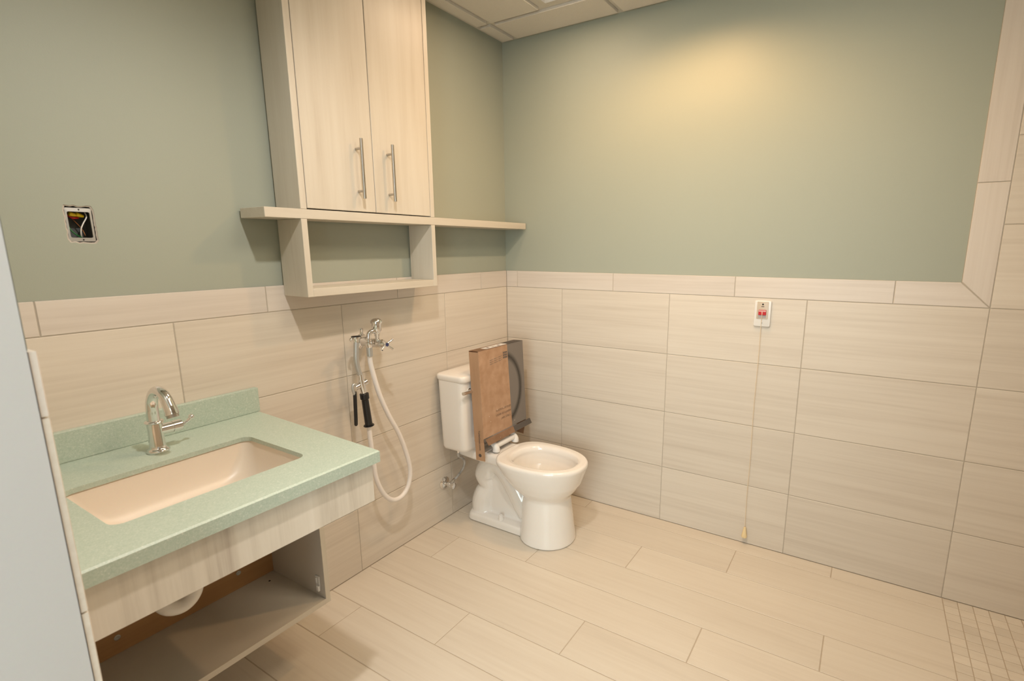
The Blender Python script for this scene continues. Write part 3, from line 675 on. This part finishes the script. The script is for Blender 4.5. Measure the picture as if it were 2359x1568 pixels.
bm = B(); tube(bm, [(-1.206, -.1, .878), (-1.207, -.1, .860), (-1.211, -.1, .760), (-1.2125, -.1, .738), (-1.2125, -.1, .733)], [.0070, .0075, .0075, .0072, .004], 14); obj('lever', bm, M_BLACK, spr, True)

# ------------------------------------------------------------------ emergency call station
call = thing('call_station', 'white emergency call plate with a red switch on the tiled wall', 'call station', (0, -1.4445, 1.098))
yc, zc0 = -1.4445, 1.1565
def ry(hw, hh, r, x, dy=0, dz=0): return [(x, yc+dy+p[0], zc0+dz+p[1]) for p in rrect(0, 0, hw, hh, r, 0, 5)]
bm = B(); loft(bm, [ry(.0360, .0590, .006, -.0003), ry(.0360, .0590, .006, -.006), ry(.0345, .0575, .006, -.0095), ry(.0335, .0565, .006, -.010)]); obj('plate', bm, M_PLASTIC, call, True, 35)
bm = B(); loft(bm, [ry(.0245, .0395, .003, -.0098, 0, .016), ry(.0245, .0395, .003, -.0112, 0, .016), ry(.0238, .0388, .003, -.0118, 0, .016)]); obj('insert', bm, M_BEIGE, call, True, 35)
bm = B(); loft(bm, [ry(.0170, .0185, .001, -.0117, 0, -.0005), ry(.0170, .0185, .001, -.0122, 0, -.0005)]); obj('switch_well', bm, plain('grey_well', (.42, .38, .37), .5), call)
bm = B(); loft(bm, [ry(.0165, .0118, .001, -.0120, 0, .006), ry(.0165, .0118, .001, -.0150, 0, .006), ry(.0160, .0108, .001, -.0160, 0, .006)])
red = obj('red_switch', bm, M_RED, call, True, 35)
RY = Matrix(((0, 0, -1, 0), (-1, 0, 0, 0), (0, 1, 0, 0), (0, 0, 0, 1)))
bm = B(); loft(bm, [ry(.0150, .0030, .0005, -.0159, 0, .0128), ry(.0150, .0030, .0005, -.0163, 0, .0128)]); obj('label_strip', bm, M_PINK, red)
text('lettering', 'EMERGENCY', .0046, M_RED, red, Matrix.Translation((-.0165, yc, zc0+.0128)) @ RY, .0001)
bm = B(); loft(bm, [ry(.0016, .0050, .0005, -.0159, 0, .0040), ry(.0012, .0045, .0005, -.0166, 0, .0040)]); loft(bm, [ry(.0030, .0016, .0005, -.0159, .001, .0080), ry(.0026, .0012, .0005, -.0166, .001, .0080)]); obj('cord_hook', bm, M_PINK, red)
bm = B(); lathe(bm, (-.0118, yc, zc0+.0430), (-1, 0, 0), [(0, .0040), (.0004, .0036), (.0005, .0003)], 16); obj('indicator_lamp', bm, M_DARK, call)
bm = B(); loft(bm, [ry(.0062, .0014, .0006, -.0118, 0, .0330), ry(.0062, .0014, .0006, -.0123, 0, .0330)]); obj('indicator_slot', bm, M_DARK, call)
bm = B(); lathe(bm, (-.0100, yc, zc0-.0420), (-1, 0, 0), [(0, .0036), (.0006, .0030), (.0007, .0003)], 16); obj('cord_eyelet', bm, M_STEEL, call)
cordt = thing('pull_cord', 'thin cream pull cord with bell-shaped handle hanging to near the floor', 'pull cord', (-.014, yc, .034))
bm = B(); tube(bm, spline([(-.0175, yc+.001, zc0+.004), (-.0180, yc-.001, zc0-.012), (-.0140, yc+.001, zc0-.030), (-.0130, yc+.0015, zc0-.058), (-.013, yc+.001, .95), (-.013, yc+.004, .70), (-.013, yc+.001, .45), (-.013, yc+.003, .25), (-.013, yc, .085)], 6), .0013, 8); obj('cord', bm, M_CORD, cordt, True)
bm = B(); lathe(bm, (-.0145, yc, .0925), (0, 0, -1), [(0, .001), (.001, .0055), (.008, .0066), (.030, .0100), (.042, .0125), (.048, .0138), (.054, .0125), (.055, .009), (.050, .007), (.05, .0005)], 24); obj('bell_handle', bm, M_CREAM, cordt, True, 50)

# ------------------------------------------------------------------ toilet
TX = -0.452
toi = thing('toilet', 'white two-piece floor-mounted toilet in the room corner', 'toilet', (TX, -0.4, 0))
def egg(cx, yc, hw, f, b, z, n=64, p=2.25, pb=None):
    out = []
    for k in range(n):
        a = 2*math.pi*k/n; s, c = math.sin(a), math.cos(a)
        q = p if (c > 0 or pb is None) else pb
        sx = math.copysign(abs(s)**(2/q), s); cy = math.copysign(abs(c)**(2/q), c)
        out.append((cx+hw*sx, yc-(f if c > 0 else b)*cy, z))
    return out
RZ = 0.420
bm = B()
PX = TX-.010
rings = [egg(PX, -.568, .139, .145, .137, 0.0008, p=2.1), egg(PX, -.568, .140, .146, .138, .006, p=2.1), egg(PX, -.568, .132, .138, .132, .07, p=2.1), egg(PX, -.567, .124, .130, .126, .15, p=2.1), egg(PX, -.565, .1175, .123, .121, .215, p=2.1),
         egg(PX, -.564, .1160, .121, .120, .232, p=2.1), egg(PX+.003, -.557, .122, .134, .130, .246, p=2.15), egg(TX-.003, -.543, .142, .170, .152, .272), egg(TX, -.526, .160, .210, .172, .308, pb=2.4), egg(TX, -.513, .174, .238, .184, .350, pb=2.6),
         egg(TX, -.505, .182, .259, .188, .385, pb=2.9), egg(TX, -.503, .1845, .2675, .190, .403, pb=3.1), egg(TX, -.503, .183, .266, .189, .413, pb=3.1), egg(TX, -.503, .177, .260, .184, .4200, pb=3.0),
         egg(TX, -.505, .150, .230, .150, .4210, pb=2.6), egg(TX, -.508, .138, .216, .136, .4175), egg(TX, -.509, .132, .209, .130, .409), egg(TX, -.510, .129, .205, .126, .395), egg(TX, -.510, .131, .206, .128, .380),
         egg(TX, -.510, .127, .198, .124, .350), egg(TX, -.507, .116, .176, .116, .322), egg(TX, -.500, .098, .140, .100, .297), egg(TX, -.490, .070, .09, .07, .280), egg(TX, -.480, .02, .025, .02, .274)]
loft(bm, rings)
# rear deck under the tank
dk = []
for y, hw, z0, z1 in ((-.362, .118, .345, .4140), (-.335, .112, .350, .4140), (-.300, .106, .352, .4140), (-.240, .103, .352, .4140), (-.170, .103, .354, .414), (-.055, .105, .365, .415)):
    dk.append([(TX+p[0], y, (z0+z1)/2+p[1]) for p in rrect(0, 0, hw, (z1-z0)/2, .022, 0, 5)])
loft(bm, dk)
# tank pedestal wedge
loft(bm, [rrect(TX, -.115, .075, .06, .03, .36, 5), rrect(TX, -.115, .085, .07, .03, .425, 5)])
# foot
loft(bm, [rrect(TX, -.335, .094, .240, .045, .0008, 6), rrect(TX, -.335, .096, .242, .045, .008, 6), rrect(TX, -.336, .094, .238, .045, .034, 6), rrect(TX, -.338, .089, .233, .045, .044, 6), rrect(TX, -.345, .060, .205, .045, .050, 6)])
# exposed trapway: up the back, over and down into the foot
tw = spline([(TX, -.165, .02), (TX, -.160, .085), (TX, -.176, .140), (TX, -.198, .185), (TX, -.180, .245), (TX, -.205, .300), (TX, -.255, .322), (TX, -.315, .285), (TX, -.370, .215), (TX, -.420, .140), (TX, -.455, .085)], 5)
tube(bm, tw, [.080, .074, .068, .052, .070, .066, .056, .056, .058, .062, .058], 22)
# web that fills between trapway and pedestal, narrower than both
loft(bm, [[(TX+sx*.034, y, z) for y, z in ((-.12, .02), (-.14, .20), (-.20, .34), (-.30, .36), (-.365, .33), (-.43, .245), (-.50, .20), (-.50, .02))] for sx in (-1, 1)])
loft(bm, [[(TX+sx*.070, y, z) for y, z in ((-.455, .02), (-.455, .19), (-.475, .25), (-.54, .262), (-.57, .02))] for sx in (-1, 1)])
china = obj('bowl', bm, M_CHINA, toi, True)
rm = china.modifiers.new('fuse', 'REMESH'); rm.mode = 'VOXEL'; rm.voxel_size = 0.004; rm.use_smooth_shade = True
sm = china.modifiers.new('smooth', 'SMOOTH'); sm.factor = 0.5; sm.iterations = 5
bm = B(); lathe(bm, (TX-.070, -.318, .044), (-.12, 0, 1), [(0, .0165), (.008, .0160), (.012, .0135), (.028, .0120), (.032, .009), (.0335, .001)], 20); obj('bolt_cap', bm, M_CHINA, toi, True, 50)
bm = B(); lathe(bm, (TX+.070, -.318, .044), (.12, 0, 1), [(0, .0165), (.008, .0160), (.012, .0135), (.028, .0120), (.032, .009), (.0335, .001)], 20); obj('bolt_cap', bm, M_CHINA, toi, True, 50)
# tank and lid
bm = B(); loft(bm, [rrect(TX, -.108, .176, .070, .035, .425, 8), rrect(TX, -.108, .189, .080, .035, .432, 8), rrect(TX, -.107, .193, .083, .036, .446, 8), rrect(TX, -.105, .196, .086, .036, .62, 8), rrect(TX, -.104, .199, .089, .036, .797, 8)]); obj('tank', bm, M_CHINA, toi, True, 60)
bm = B(); loft(bm, [rrect(TX, -.106, .194, .087, .034, .795, 8), rrect(TX, -.107, .199, .094, .036, .797, 8), rrect(TX, -.107, .203, .0965, .036, .806, 8), rrect(TX, -.107, .204, .097, .036, .820, 8), rrect(TX, -.107, .202, .095, .035, .827, 8), rrect(TX, -.107, .194, .088, .03, .831, 8)]); obj('tank_lid', bm, M_CHINA, toi, True, 60)
bm = B(); lz = .752; ly = -.194
lathe(bm, (TX-.150, ly+.001, lz), (0, -1, 0), [(0, .013), (.004, .013), (.007, .009), (.016, .008), (.018, .001)], 18)
tube(bm, spline([(TX-.215, ly-.017, lz+.001), (TX-.180, ly-.018, lz), (TX-.130, ly-.020, lz-.003), (TX-.080, ly-.021, lz-.006)], 4), [.0085, .008, .0075, .007], 12); obj('flush_lever', bm, M_CHROME, toi, True, 45)
# seat, raised inside its carton
bm = B()
def lean(x, s, d): return (x, -.262+0.040*s*1.0 - d, .462+s)        # s up the box, d towards the room
so, si = [], []
for k in range(40):
    a = 2*math.pi*k/40
    so.append((-.418+.172*math.sin(a), .215-.215*math.cos(a))); si.append((-.418+.105*math.sin(a), .225-.140*math.cos(a)))
loft(bm, [[lean(x, s, 0) for x, s in so], [lean(x, s, .016) for x, s in so], [lean(x, s, .016) for x, s in si], [lean(x, s, 0) for x, s in si], [lean(x, s, 0) for x, s in so]], False, False); seat = obj('seat', bm, M_PLASTIC, toi, True, 40)
HX = TX+.020
for x in (HX-.085, HX+.085):
    bm = B(); tube(bm, spline([(x, -.292, .4225), (x, -.292, .438), (x, -.283, .452), (x, -.268, .462)], 5), [.020, .0185, .0165, .014], 16); obj('hinge_post', bm, M_PLASTIC, seat, True, 50)
bm = B(); tube(bm, [(HX-.080, -.287, .449), (HX+.080, -.287, .449)], .0145, 20); obj('hinge_bar', bm, M_PLASTIC, seat, True, 50)

# ------------------------------------------------------------------ carton over the seat
BW, BH, BT = 0.378, 0.447, 0.060
carton = thing('seat_carton', 'brown and dark-printed cardboard toilet seat carton standing on the toilet', 'cardboard box', (-0.604, -0.281, 0.512))
carton.rotation_euler = (math.radians(-2.6), 0, math.radians(-0.5))
def cpart(name, lo, hi, mat, par=carton):
    bm = B(); box(bm, lo, hi); o = obj(name, bm, mat); o.parent = par; return o
tc_ = 0.003
front = cpart('front_panel', (0, 0, 0), (BW, tc_, BH), M_CARTON)
cpart('back_panel', (0, BT-tc_, -0.02), (BW, BT, BH), M_CARD)
cpart('side_panel', (0, tc_, -0.02), (tc_, BT-tc_, BH-0.004), M_CARD)
sd = cpart('side_flap', (0.0002, 0.001, -0.118), (tc_, BT-0.002, -0.0205), M_CARD)
cpart('side_panel', (BW-tc_, tc_, 0), (BW, BT-tc_, BH-0.004), M_CARTON)
bm = B(); v = [bm.verts.new(p) for p in ((-0.002, -0.001, BH), (BW, -0.001, BH), (BW, BT, BH), (-0.002, BT, BH+0.002))]; f = bm.faces.new(v); bmesh.ops.solidify(bm, geom=[f], thickness=0.003); o = obj('top_flap', bm, M_CARTON); o.parent = carton
cpart('shipping_label', (0.075, 0.006, BH+0.0004), (0.245, BT-0.012, BH+0.0012), M_LABEL)
for x0, x1, y0, y1 in ((.10, .115, .018, .034), (.13, .16, .014, .017), (.13, .155, .024, .027), (.185, .20, .016, .032)):
    cpart('label_print', (x0, y0, BH+0.0011), (x1, y1, BH+0.0015), M_INK)
# bottom front flap folded outwards
bm = B(); v = [bm.verts.new(p) for p in ((0.010, -0.004, -0.004), (BW+0.026, -0.006, 0.000), (BW+0.028, -0.018, -0.028), (0.014, -0.018, -0.036))]; f = bm.faces.new(v); bmesh.ops.solidify(bm, geom=[f], thickness=0.003); ff = obj('bottom_flap', bm, M_CARTON); ff.parent = carton
# right side flap hanging
bm = B(); v = [bm.verts.new(p) for p in ((BW-0.002, 0.002, -0.002), (BW-0.002, BT-0.004, -0.002), (BW-0.028, BT-0.004, -0.072), (BW-0.028, 0.004, -0.078))]; f = bm.faces.new(v); bmesh.ops.solidify(bm, geom=[f], thickness=0.003); o = obj('side_flap', bm, M_CARD); o.parent = carton
def ctext(name, s, size, mat, par, x, z, flip=True):
    R = Matrix(((1, 0, 0, 0), (0, 0, -1, 0), (0, 1, 0, 0), (0, 0, 0, 1)))
    if flip: R = R @ Matrix.Rotation(math.pi, 4, 'Z')
    o = text(name, s, size, mat, carton, Matrix.Translation((x, -0.0006, z)) @ R, .0001)
    o.location = (0, 0, 0); o.parent = par; return o
for s, z in (('SIÈGE DE TOILETTE', .118), ('ASIENTO DE BAÑO', .093), ('TOILET SEAT', .068)):
    ctext('lettering', s, .0150, M_FAINT, front, .176 + (.017 if 'SEAT' in s else 0), z)
for k in range(3):
    bm = B()
    for q in range(9): box(bm, (.085+.012*q, -.0006, .385-.010*k+.001*q), (.095+.012*q-.003*(q % 3), 0, .3885-.010*k+.001*q))
    o = obj('print_line', bm, plain('grey_print', (.22, .17, .13), .7), None); o.parent = front
for q in range(3):
    bm = B()
    for k in range(3): box(bm, (.197+.0125*q, -.0006, .378+.0125*k), (.207+.0125*q, 0, .388+.0125*k))
    o = obj('print_symbol', bm, plain('dark_print', (.14, .11, .09), .7), None); o.parent = front
o = text('lettering', 'ToiletSeats.com', .0165, M_INK, carton, Matrix.Translation((-.0006, .027, -.010)) @ Matrix(((0, 0, -1, 0), (0, -1, 0, 0), (-1, 0, 0, 0), (0, 0, 0, 1))), .0001); o.location = (0, 0, 0); o.parent = carton
bm = B(); lathe(bm, (0, .030, -.090), (-1, 0, 0), [(0, .009), (.0005, .009), (.0006, .0005)], 20); o = obj('printed_dot', bm, M_INK); o.parent = carton

# ------------------------------------------------------------------ water supply
sup = thing('supply_valve', 'small chrome shut-off valve with braided hose beside the toilet', 'valve', (-.605, 0, .15))
sx_, sz_ = -.604, .208
bm = B(); lathe(bm, (sx_, -.0003, sz_), (0, -1, 0), [(0, .035), (.003, .035), (.009, .025), (.012, .010)], 26); obj('escutcheon', bm, M_CHROME, sup, True, 40)
bm = B(); lathe(bm, (sx_, -.008, sz_), (0, -1, 0), [(0, .0085), (.018, .0085), (.018, .0115), (.034, .0115), (.034, .009), (.046, .009), (.048, .006), (.058, .005)], 18); tube(bm, [(sx_, -.038, sz_), (sx_+.028, -.038, sz_+.012)], .007, 12); obj('valve_body', bm, M_CHROME, sup, True, 40)
bm = B(); lathe(bm, (sx_, -.062, sz_), (0, -1, 0), [(0, .008), (.001, .0165), (.008, .0175), (.011, .012), (.012, .001)], 20); obj('knob', bm, M_CHROME, sup, True, 40)
bm = B(); tube(bm, spline([(sx_+.026, -.038, sz_+.010), (sx_+.060, -.040, sz_+.022), (sx_+.100, -.048, sz_+.055), (sx_+.103, -.060, sz_+.100), (sx_+.068, -.07, sz_+.138), (sx_+.042, -.072, sz_+.158), (sx_+.040, -.072, sz_+.222)], 6), .0065, 12); obj('braided_hose', bm, M_BRAID, sup, True)
bm = B(); lathe(bm, (sx_+.040, -.072, sz_+.175), (0, 0, 1), [(0, .007), (.016, .008), (.018, .010), (.040, .010)], 14); obj('hose_nut', bm, M_CHROME, sup, True, 40)
bm = B(); lathe(bm, (sx_+.020, -.038, sz_+.009), (1, -.02, .4), [(0, .008), (.014, .0085), (.02, .0065)], 12); obj('hose_nut', bm, M_CHROME, sup, True, 40)
